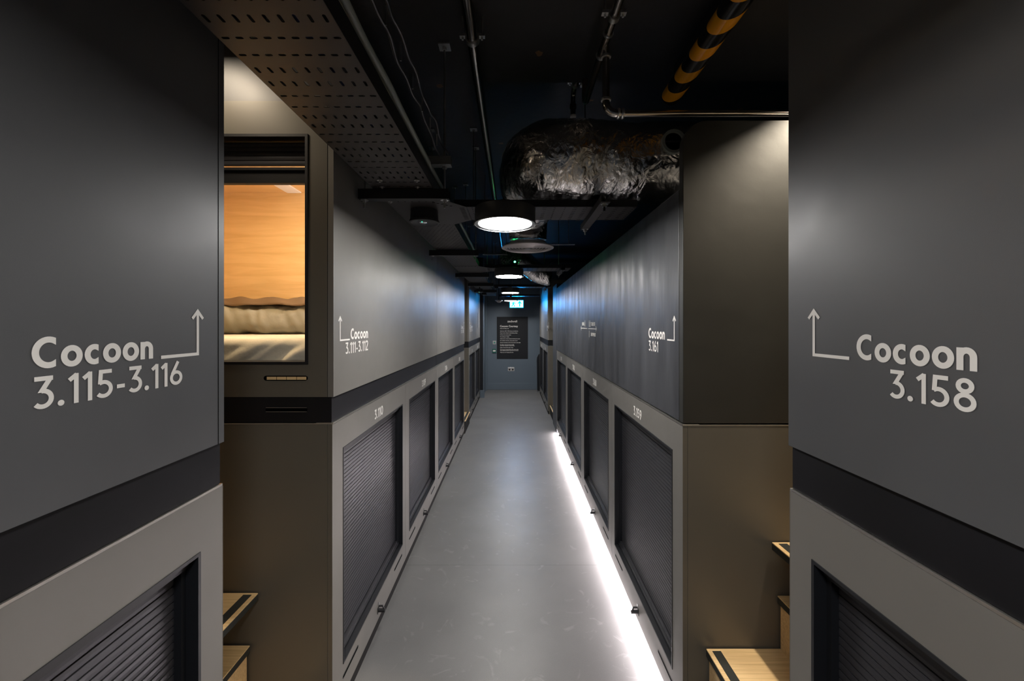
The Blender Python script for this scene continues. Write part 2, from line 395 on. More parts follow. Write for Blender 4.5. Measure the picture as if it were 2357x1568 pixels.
def lower_pod(side, W, ya, yb, label, number=None, group=None, led=False, first=False, last=False):
    s = side; g = .0012
    ya += g; yb -= g
    r = root('lower_sleeping_pod', (s*(W+1.0), (ya+yb)/2, 0), label, 'sleeping pod', group)
    f = lambda d: s*(W+d)             # depth d into the pod
    o0, o1 = ya+.090, yb-.064         # opening
    z0, z1 = .178, 1.020
    B(f(.07), f(1.38), ya, yb, .06, T1-.002).build('body', 'side', r)
    B(f(.006 if not led else .07), f(1.37), ya, yb, 0, .055 if not led else .058).build('plinth', 'plinth', r)
    mb = MB().box(f(0), f(.07), ya, o0, .052, T1-.005).box(f(0), f(.07), o1, yb, .052, T1-.005)
    mb.box(f(0), f(.07), o0, o1, .052, z0).box(f(0), f(.07), o0, o1, z1, T1-.005)
    mb.build('front_panel', 'lam', r)
    MB().box(f(-.0022 if number else -.0006), f(.06), ya, yb, T1-.005, T1-.0002).build('top_edge_strip', 'edge', r)
    t = .007
    mb = MB()
    for a in ((o0, o0+t, z0, z1), (o1-t, o1, z0, z1), (o0+t, o1-t, z0, z0+t), (o0+t, o1-t, z1-t, z1)):
        mb.box(f(-.002), f(.058), *a)
    # inner guide rails, set back
    mb.box(f(.024), f(.058), o0+t, o0+t+.012, z0+t, z1-t).box(f(.024), f(.058), o1-t-.012, o1-t, z0+t, z1-t).box(f(.018), f(.058), o0+t, o1-t, z1-t-.022, z1-t)
    mb.build('opening_frame', 'liner', r)
    sh = shutter(MB(), lambda u, z, d: (f(.040-d), u, z), o0+t+.004, o1-t-.004, z0+t+.030, z1-t-.004).build('roller_shutter', 'slat', r)
    MB().box(f(.027), f(.058), o0+t+.004, o1-t-.004, z0+t, z0+t+.026).box(f(.021), f(.027), o0+t+.004, o1-t-.004, z0+t+.006, z0+t+.012).build('bottom_rail', 'slat', sh)
    for yc in (ya+.165, yb-.155):
        mb = MB(); pill(mb, s, W, yc, .127, .155, .0125, .0, .0012); vsl = mb.build('vent_slot', 'liner', r)
        mb = MB(); pill(mb, s, W, yc, .127, .147, .0062, .0012, .0016); mb.build('slot_opening', 'void', vsl)
    # little lock: keeper plate, cam barrel, hasp
    yc = (ya+yb)/2; la = MB().box(f(-.002), f(0), yc-.012, yc+.012, .084, .112)
    la.tube([(f(-.002), yc, .118), (f(-.022), yc, .118), (f(-.026), yc, .108), (f(-.026), yc, .098)], .0042, 8)
    la.cyl((f(0), yc, .096), .0085, -s*.034, 0, 'X', 16)
    la = la.build('latch', 'black', r)
    MB().box(f(-.004), f(0), yc-.004, yc+.004, .112, .134).build('latch_clip', 'chrome', la)
    if number:
        mb = MB(); P = on_wall(s, W); sg = 1 if s < 0 else -1
        yn = (ya+yb)/2+.01; ww = .062 if True else 0
        u0, u1 = (yn-ww, yn+ww) if sg > 0 else (-(yn+ww), -(yn-ww))
        text_strokes(mb, number, u0, u1, 1.042, .046, .17, P)
        mb.build('number_lettering', 'white', r, label='white number lettering')
    if first:  # return strip at the corner, facing the stair gap
        MB().box(f(0), f(.0165), ya-.0022, ya-.0002, .052, T1-.006).box(f(.018), f(1.38), ya-.0022, ya-.0002, 0.0, T1-.006).build('end_panel', 'side', r)
    if first: MB().box(f(0), f(1.38), ya-.003, ya-.0002, T1-.0055, T1-.002).build('end_edge_strip', 'edge', r)
    if last:
        MB().box(f(0), f(1.38), yb+.0002, yb+.0022, 0.0, T1-.006).build('end_panel', 'side', r)
    return r

G = 'lower pods with closed roller shutters'
pl = .9945
lower_pod(-1, WL, -.09, .9045, 'lower sleeping pod nearest the camera on the left, under the sign with a double number', None, G, last=True)
lower_pod(-1, WL, -1.0845, -.09, 'lower sleeping pod behind the camera on the left', None, G)
lab = ['lower grey sleeping pod with dark shutter numbered 3.110', 'lower grey sleeping pod with dark shutter numbered 3.109',
       'third lower pod of the middle left block, between 3.109 and the block end', 'last lower pod of the middle left block, beside the small far step']
for k, nm in enumerate(('3.110', '3.109', '3.106', '3.105')):
    lower_pod(-1, WL, 1.4555+pl*k, 1.4555+pl*(k+1), lab[k], nm, G, first=(k == 0), last=(k == 3))
lower_pod(-1, WL+.004, 6.03, 7.04, 'nearer lower pod of the far left block, past the small wooden step', '3.102', G, first=True)
lower_pod(-1, WL+.004, 7.04, 8.05, 'farthest lower pod on the left, beside the blue door surround', '3.101', G, last=True)
lower_pod(1, WR, -.14, .8785, 'lower sleeping pod nearest the camera on the right, below the 3.158 sign', None, G, last=True)
lower_pod(1, WR, -1.16, -.14, 'lower sleeping pod behind the camera on the right', None, G)
pr = 1.018
lab = ['lower grey sleeping pod with dark shutter numbered 3.159, above the glowing floor strip', 'lower grey sleeping pod with dark shutter numbered 3.160',
       'third lower pod of the middle right block, past 3.160', 'last lower pod of the middle right block, where the floor glow ends']
for k, nm in enumerate(('3.159', '3.160', '3.162', '3.163')):
    lower_pod(1, WR, 1.432+pr*k, 1.432+pr*(k+1), lab[k], nm, G, led=True, first=(k == 0))
WR2 = .588
lower_pod(1, WR2, 6.62, 7.61, 'nearer lower pod of the far right block, past the plaster wall', '3.164', G, first=True)
lower_pod(1, WR2, 7.61, 8.60, 'farthest lower pod on the right, beside the black bin', '3.165', G, last=True)

# ---------------------------------------------------------------- upper sleeping pods
def upper_pod(side, W, ya, yb, ztop, label, sign=None, first=False, last=False, panel='lamd', slot=None):
    s = side; g = .0012; ya += g; yb -= g; f = lambda d: s*(W+d)
    r = root('upper_sleeping_pod', (s*(W+.9), (ya+yb)/2, T1+.001), label, 'sleeping pod', 'upper pods')
    B(f(.003), f(1.38), ya+.003, yb-.003, T1+.001, T2).build('dark_band', 'band', r)
    B(f(.022), f(1.38), ya+.02, yb-.02, T2, ztop).build('body', 'side', r)
    B(f(-.004), f(.020), ya, yb, T2, ztop).build('front_panel', panel, r)
    if first: B(f(.022), f(1.38), ya, ya+.019, T2, ztop).build('end_panel', 'side', r)
    if last:
        B(f(.022), f(1.38), yb-.019, yb, T2, ztop).build('end_panel', 'side', r)
        if s < 0: B(f(-.0046), f(-.0035), yb-.0185, yb-.0172, T2, ztop).build('corner_seam', 'void', r)
    if sign:
        mb = MB(); cocoon_sign(mb, s, W-.004-.0006, *sign); mb.build('lettering', 'white', r, label='white arrow and number lettering')
    if slot:
        B(f(-.0055), f(-.004), slot-.03, slot+.03, 1.42, 1.71).build('recessed_handle', 'slat', r)
    return r
# sign args: side, ya(arrow y), (unused), bar end y, text y0, y1, number, y0, y1
upper_pod(-1, WL, -1.0845, .9045, 2.316, 'large dark upper pod panel at left with the double-number wayfinding lettering',
          (.833, None, .746, .5454, .729, '3.115-3.116', .5454, .7944), last=True)
upper_pod(1, WR, -1.16, .8785, 2.235, 'large dark upper pod panel at right with 3.158 lettering',
          (.809, None, .7236, .708, .5246, '3.158', .6475, .5246), last=True)
upper_pod(-1, WL, 3.4445, 5.4335, 2.316, 'plain grey upper pod panel on the left past the vertical seam',
          (5.40, None, 5.33, 5.10, 5.30, '3.107-3.108', 5.08, 5.37), last=True, panel='lam')
upper_pod(-1, WL+.004, 6.03, 8.05, 2.225, 'farthest upper pod on the left, lit blue by the exit sign',
          (6.12, None, 6.20, 6.22, 6.62, '3.103-3.104', 6.16, 6.62), first=True, panel='lam', slot=7.5)
upper_pod(1, WR2, 6.62, 8.60, 2.235, 'farthest upper pod on the right, lit blue by the exit sign',
          (6.72, None, 6.80, 7.12, 6.84, '3.166', 7.12, 6.90), first=True, panel='lam')

# the open upper pod with the bed
def open_pod():
    ya, yb, zt = 1.4555, 3.4445, 2.316; f = lambda d: -(WL+d)
    r = root('upper_sleeping_pod', (f(.9), (ya+yb)/2, T1+.001), 'upper pod with an open lit bed opening and 3.111-3.112 lettering', 'sleeping pod', 'upper pods')
    B(f(.003), f(1.38), ya+.001, yb-.003, T1+.001, T2).build('dark_band', 'band', r)
    B(f(-.004), f(.020), ya, yb-.0012, T2, zt).build('front_panel', 'lam', r)
    mb = MB(); cocoon_sign(mb, -1, WL-.0046, 1.5216, None, 1.611, 1.62, 1.814, '3.111-3.112', 1.569, 1.814); mb.build('lettering', 'white', r, label='white arrow and number lettering')
    x0, x1, z0, z1 = -1.600, -.747, 1.352, 2.194      # opening
    e = MB().box(-2.03, x0, ya, ya+.02, T2, zt).box(x1, f(.0202), ya, ya+.02, T2, zt).box(x0, x1, ya, ya+.02, T2, z0).box(x0, x1, ya, ya+.02, z1, zt)
    e.build('end_panel', 'side', r)
    t = .010
    MB().box(x0, x0+t, ya-.004, ya+.06, z0, z1).box(x1-t, x1, ya-.004, ya+.06, z0, z1).box(x0+t, x1-t, ya-.004, ya+.06, z0, z0+t).box(x0+t, x1-t, ya-.004, ya+.06, z1-t, z1).build('opening_frame', 'liner', r)
    # half raised shutter
    sh = shutter(MB(), lambda u, z, d: (u, ya+.038-d, z), x0+t+.003, x1-t-.003, 2.094, z1-t-.002).build('roller_shutter', 'slat', r)
    MB().box(x0+t+.003, x1-t-.003, ya+.024, ya+.046, 2.024, 2.070).box(x0+t+.003, x1-t-.003, ya+.018, ya+.046, 2.070, 2.080).build('bottom_rail', 'band', sh)
    # lined interior
    X0, X1, Ya, Yb, Z0, Z1 = -1.80, -.705, ya+.064, 2.31, 1.300, 2.262
    L_ = MB().box(X0-.02, X1+.02, Yb, Yb+.02, Z0-.02, Z1+.02).box(X0-.02, X0, Ya, Yb, Z0-.02, Z1+.02).box(X1, X1+.02, Ya, Yb, Z0-.02, Z1+.02)
    L_.box(X0, X1, Ya, Yb, Z0-.02, Z0)
    L_.build('wood_lining', 'oakp', r)
    c = MB().box(X0, X1, Ya, Yb, Z1, Z1+.02)
    c.build('slatted_ceiling', 'oakp', r)
    # shut the rest of the unit
    MB().box(-2.03, f(.021), 2.40, yb-.02, T2, zt).box(-2.03, X0-.03, ya+.03, 2.40, T2, zt-.02).box(-2.03, f(.021), ya+.021, 2.40, zt-.02, zt).build('body', 'side', r)
    # handle slots
    def hp(zc, xa, xb, ht, d):
        pts = []; xc = (xa+xb)/2; ln = xb-xa
        for i in range(9): a = PI/2+PI*i/8; pts.append((xc-ln/2+ht/2+math.cos(a)*ht/2, zc+math.sin(a)*ht/2))
        for i in range(9): a = -PI/2+PI*i/8; pts.append((xc+ln/2-ht/2+math.cos(a)*ht/2, zc+math.sin(a)*ht/2))
        return MB().prism([(x, ya-d, z) for x, z in pts], (0, d, 0))
    h = hp(1.302, -.909, -.748, .018, .0012).build('vent_slot', 'void', r)
    for k in range(4):
        a = -.897+k*.0365
        B(a, a+.0345, ya-.0020, ya-.0012, 1.2965, 1.3070).build('wood_block', 'oak', h)
    h = hp(1.1865, -.903, -.750, .015, .0008); h.v = [(x, y+.001, z) for x, y, z in h.v]
    h = h.build('vent_slot', 'void', r)
    for z in (1.1935, 1.1785): B(-.901, -.752, ya-.0014, ya-.0002, z, z+.0014).build('slot_edge', 'edge', h)
    B(f(.0172), f(.0186), ya-.0006, ya+.0002, T2, zt).build('corner_seam', 'void', r)
    return r
open_pod()

# bedding inside the open pod
def mattress():
    vs_ = []; nx, prof = 150, []
    # profile from sill bottom up the front face, over the round edge and back
    for i in range(16): prof.append((1.530, 1.302+i*.0075))
    for i in range(1, 7): a = PI/2*i/6; prof.append((1.530+.03*(1-math.cos(a)), 1.4145+.03*math.sin(a)))
    for i in range(1, 26): prof.append((1.560+i*.029, 1.4445))
    for i in range(nx):
        x = -1.78+i*(1.06/(nx-1))
        for y, z in prof:
            k = max(0, min(1, (1.445-z)/.05)) if y < 1.57 else max(0, 1-(y-1.57)/.12)*.25
            q = noise.noise(Vector((x*9+ (1.44-z)*14, z*5, 0)))+.45*noise.noise(Vector((x*21+(1.44-z)*26, z*9, 3)))
            vs_.append((x, y-.018*k*q-.004*k, z+.004*q*(1-k)*(.6 if y < 1.7 else .25)))
    m = len(prof); fs = [(i*m+k, i*m+k+1, (i+1)*m+k+1, (i+1)*m+k) for i in range(nx-1) for k in range(m-1)]
    mb = MB(); mb.add(vs_, fs, True); mb.box(-1.78, -.72, 1.60, 2.28, 1.302, 1.436); return mb
tag(mattress().build('mattress', 'sheet'), 'cream sheeted mattress seen through the open upper pod', 'mattress')
def duvet():
    r = root('rolled_duvet', (-1.25, 2.17, 1.446), 'sage grey rolled duvet lying along the wood wall in the open pod', 'duvet')
    def fold(p, t, a):
        q = noise.noise(p*9)*.012+noise.noise(Vector((p.x*22+p.z*9, p.y*6+p.z*7, 1)))*.012-abs(noise.noise(Vector((p.x*13-p.z*10, p.z*12, 4))))*.014
        for c in (-.98, -.955, -1.02, -1.33): q += .006*math.exp(-((p.x-c+.25*(p.z-1.54))/.012)**2)
        return q
    pts = [(-1.78+i*(1.04/90), 2.175, 1.530+.006*math.sin(i*.11)) for i in range(91)]
    mb = MB(); mb.tube(pts, .082, 44, rfun=lambda t: .084+.006*math.sin(t*7), disp=fold)
    mb.v = [(x, y, max(z, 1.447)) for x, y, z in mb.v]
    mb.build('duvet_roll', 'duvet', r)
    # brown throw over the top
    vs_ = []; nu, nv = 110, 16
    for i in range(nu):
        x = -1.775+i*(1.03/(nu-1))
        for j in range(nv):
            a = math.radians(140-j*(100/(nv-1)))+.05*math.sin(i*.21)
            rr = .108+.008*noise.noise(Vector((x*10, j*.35, 0)))+.006*math.sin(i*.35+j*.5)
            vs_.append((x, 2.175-math.cos(PI-a)*rr*-1.0*-1.0, 1.534+math.sin(a)*rr))
    fs = [(i*nv+j, i*nv+j+1, (i+1)*nv+j+1, (i+1)*nv+j) for i in range(nu-1) for j in range(nv-1)]
    mb = MB(); mb.add(vs_, fs, True); mb.build('brown_throw', 'throw', r, solid=.006, label='brown throw')
duvet()
o = root('pod_light', (-1.2, 1.62, 2.23), 'warm light fixed under the ceiling inside the open pod', 'light')
MB().box(-1.35, -1.05, 1.575, 1.645, 2.243, 2.2615).build('housing', 'liner', o); MB().box(-1.34, -1.06, 1.58, 1.64, 2.240, 2.243).build('diffuser', 'podl', o)
o = root('reading_light', (-.715, 1.9, 1.95), 'small bright reading light on the right wall inside the open pod', 'light')
MB().cyl((0, 1.98, 1.92), .032, -.722, -.705, 'X').build('housing', 'liner', o); MB().cyl((0, 1.98, 1.92), .028, -.725, -.722, 'X').build('diffuser', 'podw', o)
o = root('ceiling_grille', (-1.26, 2.22, 2.25), 'small pale grille under the ceiling of the open pod', 'grille')
MB().box(-1.30, -1.22, 2.13, 2.30, 2.256, 2.262).build('plate', 'white', o)

# lettering standing alone on the plaster wall
mb = MB(); cocoon_sign(mb, 1, WR, 1.507, None, 1.575, 1.79, 1.60, '3.161', 1.79, 1.672)
tag(mb.build('wall_lettering', 'white'), 'white Cocoon 3.161 lettering with arrow on the black plaster wall', 'sign')
def pictos():
    mb = MB(); P1 = on_wall(1, WR); P = lambda u, v, d: (NL.__setitem__(0, NL[0]+1), P1(u, v, d+.0000007*(NL[0] % 400)))[1]; W_ = .0058
    U = lambda px: -(561.0/(px-1179.7))
    Z = lambda py, px: H+(746-py)*(561.0/(px-1179.7))/916.6
    zc = Z(756.5, 1355)
    ua, ub, uc, ud = U(1337.5), U(1352), U(1354.3), U(1373)
    ribbon(mb, [(ua, zc), (ub, zc)], W_, P, .0008); ribbon(mb, [(uc, zc), (ud, zc)], W_, P, .0008)
    ribbon(mb, [(ua+.022, zc+.018), (ua, zc), (ua+.022, zc-.018)], W_, P, .0008)
    ribbon(mb, [(ud-.022, zc+.018), (ud, zc), (ud-.022, zc-.018)], W_, P, .0008)
    # stick figures and bar glass icons
    def person(u, v, h, skirt=False):
        ribbon(mb, arc(u, v+h*.9, h*.05, h*.05, 0, 360, 10), h*.09, P, .0008)
        ribbon(mb, [(u, v+h*.78), (u, v+h*.40)], h*(.26 if skirt else .2), P, .0008)
        ribbon(mb, [(u-h*.06, v+h*.42), (u-h*.06, v)], h*.09, P, .0008); ribbon(mb, [(u+h*.06, v+h*.42), (u+h*.06, v)], h*.09, P, .0008)
    zt = zc+.014
    person(U(1346.8), zt, .052)
    person(U(1356)-.0, zt, .052); person(U(1358.2), zt, .052, True)
    person(U(1356.5), zc-.068, .052)
    return mb
r = root('direction_lettering', (WR-.001, 3.2, 1.36), 'small white two-way arrow with pictograms and words on the black plaster wall', 'sign')
pictos().build('pictograms', 'white', r)
def font_text(s, size, loc, rot, m, name, parent=None, bold=0.0, align='LEFT', wid=None, ext=.0006):
    cu = bpy.data.curves.new(name, 'FONT'); cu.body = s; cu.size = size; cu.extrude = ext; cu.offset = bold; cu.align_x = align; cu.resolution_u = 3
    ob = bpy.data.objects.new(name, cu); COL.objects.link(ob)
    dg = bpy.context.evaluated_depsgraph_get(); dg.update()
    me = bpy.data.meshes.new_from_object(ob.evaluated_get(dg)); bpy.data.objects.remove(ob)
    if wid:
        xs = [v.co.x for v in me.vertices]; k = wid/(max(xs)-min(xs))
        for v in me.vertices: v.co.x *= k
    Mx = Matrix.Translation(Vector(loc)-(origin(parent) if parent else Vector())) @ rot.to_4x4()
    me.transform(Mx); me.materials.clear(); me.materials.append(M[m])
    o = bpy.data.objects.new(name, me); COL.objects.link(o)
    if parent: o.parent = parent
    return o
RW = Matrix(((0, 0, -1), (-1, 0, 0), (0, 1, 0)))      # facing -X (right wall): u -> -Y, v -> Z
RE = Matrix(((1, 0, 0), (0, 0, -1), (0, 1, 0)))       # facing -Y
Uy = lambda px: 561.0/(px-1179.7)
zc = H-10.5*Uy(1355)/916.6
font_text('BAR', .040, (WR-.0008, Uy(1340.2), zc+.024), RW, 'white', 'lettering', r, .0012, wid=Uy(1340.2)-Uy(1345))
font_text('TOILETS', .036, (WR-.0008, Uy(1360.3), zc+.024), RW, 'white', 'lettering', r, .0008, wid=Uy(1360.3)-Uy(1369.5))
font_text('SHOWERS', .036, (WR-.0008, Uy(1360.3), zc-.056), RW, 'white', 'lettering', r, .0008, wid=Uy(1360.3)-Uy(1371))

# ---------------------------------------------------------------- led strips under the right pods
tag(MB().box(WR+.010, WR+.030, 1.45, 5.48, .040, .0515).build('led_strip', 'led'), 'glowing white light strip under the front of the middle right pods', 'light strip')

# ---------------------------------------------------------------- wooden steps in the gaps
def tread(r, xa, xb, ya, yb, z, s, strip=True):
    """oak board, nose at xa, going outwards to xb"""
    t = .026
    m = MB().box(xa, xb, ya, yb, z-.004, z); tr = m.build('tread', 'oak', r, bevel=.001)
    MB().box(xa, xb, ya, yb, z-t, z-.004).build('tread_edge', 'grip', tr)
    if strip: MB().box(xa+s*.016, xa+s*.046, ya+.012, yb-.012, z, z+.0015).build('anti_slip_strip', 'grip', tr)
    return tr
def stairs(s, W, ya, yb, spec, label, far=1.92, riser='oak'):
    r = root('wooden_steps', (s*(W+.5), (ya+yb)/2, 0), label, 'steps', 'wooden steps between pod blocks')
    prev = 0
    for nose, z, box in spec:
        tread(r, s*nose, s*far if box else s*(nose+.30), ya+.004, yb-.004, z, s, strip=(z not in (.528, .331)))
        if box: B(s*(nose+.010), s*far, ya+.006, yb-.006, prev, z-.026).build('riser', riser, r)
        prev = z if box else prev
    return r
stairs(-1, WL, .9060, 1.4520, [(.70, .140, True), (.955, .331, True), (.925, .522, False), (1.30, .713, True)], 'wooden steps in the left gap under the open lit pod')
stairs(1, WR, .8800, 1.4290, [(.693, .338, True), (.948, .528, True), (.928, .719, False), (1.35, .905, True)], 'wooden steps in the right gap beside pod 3.159')
stairs(-1, WL, 5.437, 6.026, [(.640, .172, True), (1.0, .36, True)], 'small far wooden step on the left between the pod blocks', riser='plinth')
stairs(1, WR2, 6.03, 6.615, [(.615, .150, True), (1.0, .34, True)], 'small far wooden step on the right past the plaster wall', riser='plinth')

# downlights above the stair gaps
def downlight(x, y, z, h, e, m, top, label):
    r = root('gap_downlight', (x, y, z), label, 'light', 'downlights above the stair gaps')
    MB().lathe((x, y, z), [(.080, 0), (.088, 0), (.088, h+.03), (.0, h+.03), (0, h+.005), (.080, h+.005), (.080, 0)], n=32).build('housing', 'black', r)
    MB().cyl((x, y, z), e, h-.001, h+.004, n=32).build('diffuser', m, r)
    MB().cyl((x, y, z), .006, h+.03, top-z, n=8).build('hanger', 'strut', r)
downlight(-1.12, 1.27, 2.49, .004, .076, 'gap', 2.67, 'downlight hung above the left stair gap')
downlight(1.22, 1.285, 2.374, .060, .030, 'gapw', 2.60, 'downlight hung above the right stair gap')

# ---------------------------------------------------------------- round ceiling lamps
names = ['largest and nearest round disc lamp hanging over the corridor', 'second round disc lamp from the camera', 'third round disc lamp from the camera', 'farthest round disc lamp, beside the exit sign']
def lamp(y, label, x=-.034, z=1.958, top=2.064, reach=.16):
    r = root('round_ceiling_lamp', (x, y, z), label, 'ceiling lamp', 'round lamps along the corridor')
    MB().lathe((x, y, z), [(.1225, .001), (.137, -.001), (.139, .002), (.139, .070), (.125, .074), (0, .074), (0, .010), (.120, .010), (.1225, .001)], n=56).build('housing', 'lampb', r)
    MB().lathe((x, y, z), [(.1385, -.004), (.1415, -.002), (.1415, .004), (.1385, .004)], n=56, closed=True).build('rim', 'chrome', r)
    MB().cyl((x, y, z), .1215, .000, .006, n=56).build('diffuser', 'glow', r)
    MB().box(x-.02, x+.02, y-.03, y+reach, top-.026, top).box(x-.015, x+.015, y-.03, y+.03, z+.074, top-.02).build('mounting_bracket', 'strut', r)
for y, l in zip((1.83, 3.83, 5.83, 7.83), names): lamp(y, l, reach=.16 if y < 2 else .25)
lamp(-.17, 'round disc lamp above the camera, out of view')

# ---------------------------------------------------------------- perforated trays
def perf(mb, x0, x1, y0, y1, z, holes, axis='Y'):
    """plate on z with elongated holes. holes: list of (u0,u1,v0,v1,hl,hw) cells; cells tile rows"""
    for (u0, u1, v0, v1, lx, ly) in holes:
        cx, cy = (u0+u1)/2, (v0+v1)/2; n = 12
        hp_, op = [], []
        r_ = min(lx, ly)/2
        for i in range(n):
            a = 2*PI*i/n+PI/n; ex = max(0, lx/2-r_)*(1 if math.cos(a) > 0 else -1); ey = max(0, ly/2-r_)*(1 if math.sin(a) > 0 else -1)
            hp_.append((cx+ex+r_*math.cos(a), cy+ey+r_*math.sin(a)))
            ca, sa = math.cos(a), math.sin(a); hx, hy = (u1-u0)/2, (v1-v0)/2
            k = min(hx/abs(ca) if abs(ca) > 1e-6 else 9, hy/abs(sa) if abs(sa) > 1e-6 else 9)
            op.append((cx+ca*k, cy+sa*k))
        n0 = [(p[0], p[1], z) for p in hp_]+[(p[0], p[1], z) for p in op]+[(u0, v0, z), (u1, v0, z), (u1, v1, z), (u0, v1, z)]
        fs = [(i, n+i, n+(i+1) % n, (i+1) % n) for i in range(n)]
        # corner triangles
        def side_of(p):
            if abs(p[0]-u1) < 1e-7: return 0
            if abs(p[1]-v1) < 1e-7: return 1
            if abs(p[0]-u0) < 1e-7: return 2
            return 3
        corner = {(0, 1): 2*n+2, (1, 2): 2*n+3, (2, 3): 2*n, (3, 0): 2*n+1}
        for i in range(n):
            j = (i+1) % n; a, b = side_of(op[i]), side_of(op[j])
            if a != b and (a, b) in corner: fs.append((n+i, corner[(a, b)], n+j))
        if axis == 'X': n0 = [(p[1], p[0], p[2]) for p in n0]
        mb.add(n0, fs)
def rows(u0, u1, v0, v1, n, pat, pitch, small_from=None):
    out = []; v = v0; k = 0
    while v < v1-1e-6:
        ve = min(v+pitch, v1); kind = pat[k % len(pat)]; m = (u1-u0)
        if kind == 'S':
            e = .5*(m/n)*(.5 if k % 2 else -.5); ww = m/n
            for i in range(n):
                c0 = u0+i*ww; out.append((c0, c0+ww, v, ve, .0085, .0085)) if k % 2 else out.append((c0, c0+ww, v, ve, .0085, .0085))
        else:
            for i in range(n):
                c0 = u0+i*m/n; out.append((c0, c0+m/n, v, ve, *((.007, .020) if kind == 'L' else (.0155, .0065))))
        v = ve; k += 1
    return out
TX0, TX1, TZ = -.581, -.332, 2.0655
tr = root('perforated_cable_tray', (TX0+.12, 3.8, TZ), 'long dark perforated cable tray running over the left side of the corridor', 'cable tray')
mb = MB(); perf(mb, 0, 0, 0, 0, TZ, rows(TX0, TX1, -.488, 1.812, 9, 'LTTL', .05)); mb.build('tray_floor', 'tray', tr, solid=.0015)
def stag():
    out = []; m = (TX1-TX0)/9.0; v = 2.25; k = 0
    while v < 8.0:
        off = 0 if k % 2 else m/2
        u = TX0
        if off: out.append((TX0, TX0+off*.999, v, v+.034, .004, .004)); u = TX0+off
        while u < TX1-1e-4:
            ue = min(u+m, TX1); out.append((u, ue, v, v+.034, *( (.0085, .0085) if (k//4) % 2 == 0 else (.013, .006)))) if ue-u > m*.9 else out.append((u, ue, v, v+.034, .004, .004)); u = ue
        v += .034; k += 1
    return out
mb = MB(); perf(mb, 0, 0, 0, 0, TZ, stag()); mb.build('tray_floor', 'tray', tr, solid=.0015)
MB().box(TX0-.0015, TX0, -.511, 8.0, TZ, TZ+.05).box(TX1, TX1+.0015, -.511, 1.86, TZ, TZ+.05).box(TX1, TX1+.0015, 2.22, 3.95, TZ, TZ+.05).box(TX1, TX1+.0015, 4.32, 8.0, TZ, TZ+.05).build('side_flange', 'strut', tr)
def junction(yc0, yc1, w=.11):
    pts = [(TX0, yc0-.13), (TX1, yc0-.13), (TX1+w, yc0), (TX1+w, yc1), (TX1, yc1+.10), (TX0, yc1+.10)]
    j = MB().prism([(x, y, TZ-.002) for x, y in pts], (0, 0, .0018)).build('tee_junction', 'tray', tr)
    m = MB()
    for k in range(9): m.box(TX1+w-.035, TX1+w-.012, yc0+.015+k*.025, yc0+.020+k*.025, TZ-.0026, TZ-.002)
    for k in range(7): m.box(TX0+.02+k*.032, TX0+.025+k*.032, yc0-.10, yc0-.082, TZ-.0026, TZ-.002)
    for k in range(5): m.box(TX1-.04+k*.018, TX1-.028+k*.018, yc0-.075+k*.014, yc0-.070+k*.014, TZ-.0026, TZ-.002)
    m.build('slots', 'void', j)
junction(1.918, 2.158)
junction(4.01, 4.26)
mb = MB()
for x, y in ((-.52, 1.56), (-.375, 1.56), (-.535, 1.635), (-.39, 1.635), (-.50, 1.78), (-.40, 1.78), (-.56, 1.83)):
    b = MB().lathe((x, y, TZ-.002), [(0, -.008), (.004, -.008), (.004, -.002), (.011, -.002), (.011, 0), (0, 0)], n=16); b.build('bolt', 'galv', tr)
def cross(y0, y1, x1, label, n=8):
    r = root('cross_cable_tray', ((TX1+x1)/2, (y0+y1)/2, TZ), label, 'cable tray', 'short cross trays over the corridor')
    m = MB(); cells = [(a[0], a[1], a[2], a[3], a[4], a[5]) for a in rows(y0, y1, TX1+.112, x1, n, 'SSLL' if y0 < 3 else 'SL', .05)]
    perf(m, 0, 0, 0, 0, TZ, cells, axis='X'); m.build('tray_floor', 'tray', r, solid=.0015)
    MB().box(TX1+.05, x1, y0-.0015, y0, TZ, TZ+.033).box(TX1+.05, x1, y1, y1+.0015, TZ, TZ+.033).build('side_flange', 'strut', r)
    return r
cross(1.918, 2.158, .600, 'short perforated tray crossing the corridor just behind the nearest lamp')
cross(4.01, 4.26, .592, 'second cross tray above the second lamp, near the green glow')
cross(6.02, 6.26, .58, 'third cross tray, above the third lamp')
cross(8.02, 8.20, .55, 'farthest cross tray, near the exit sign')

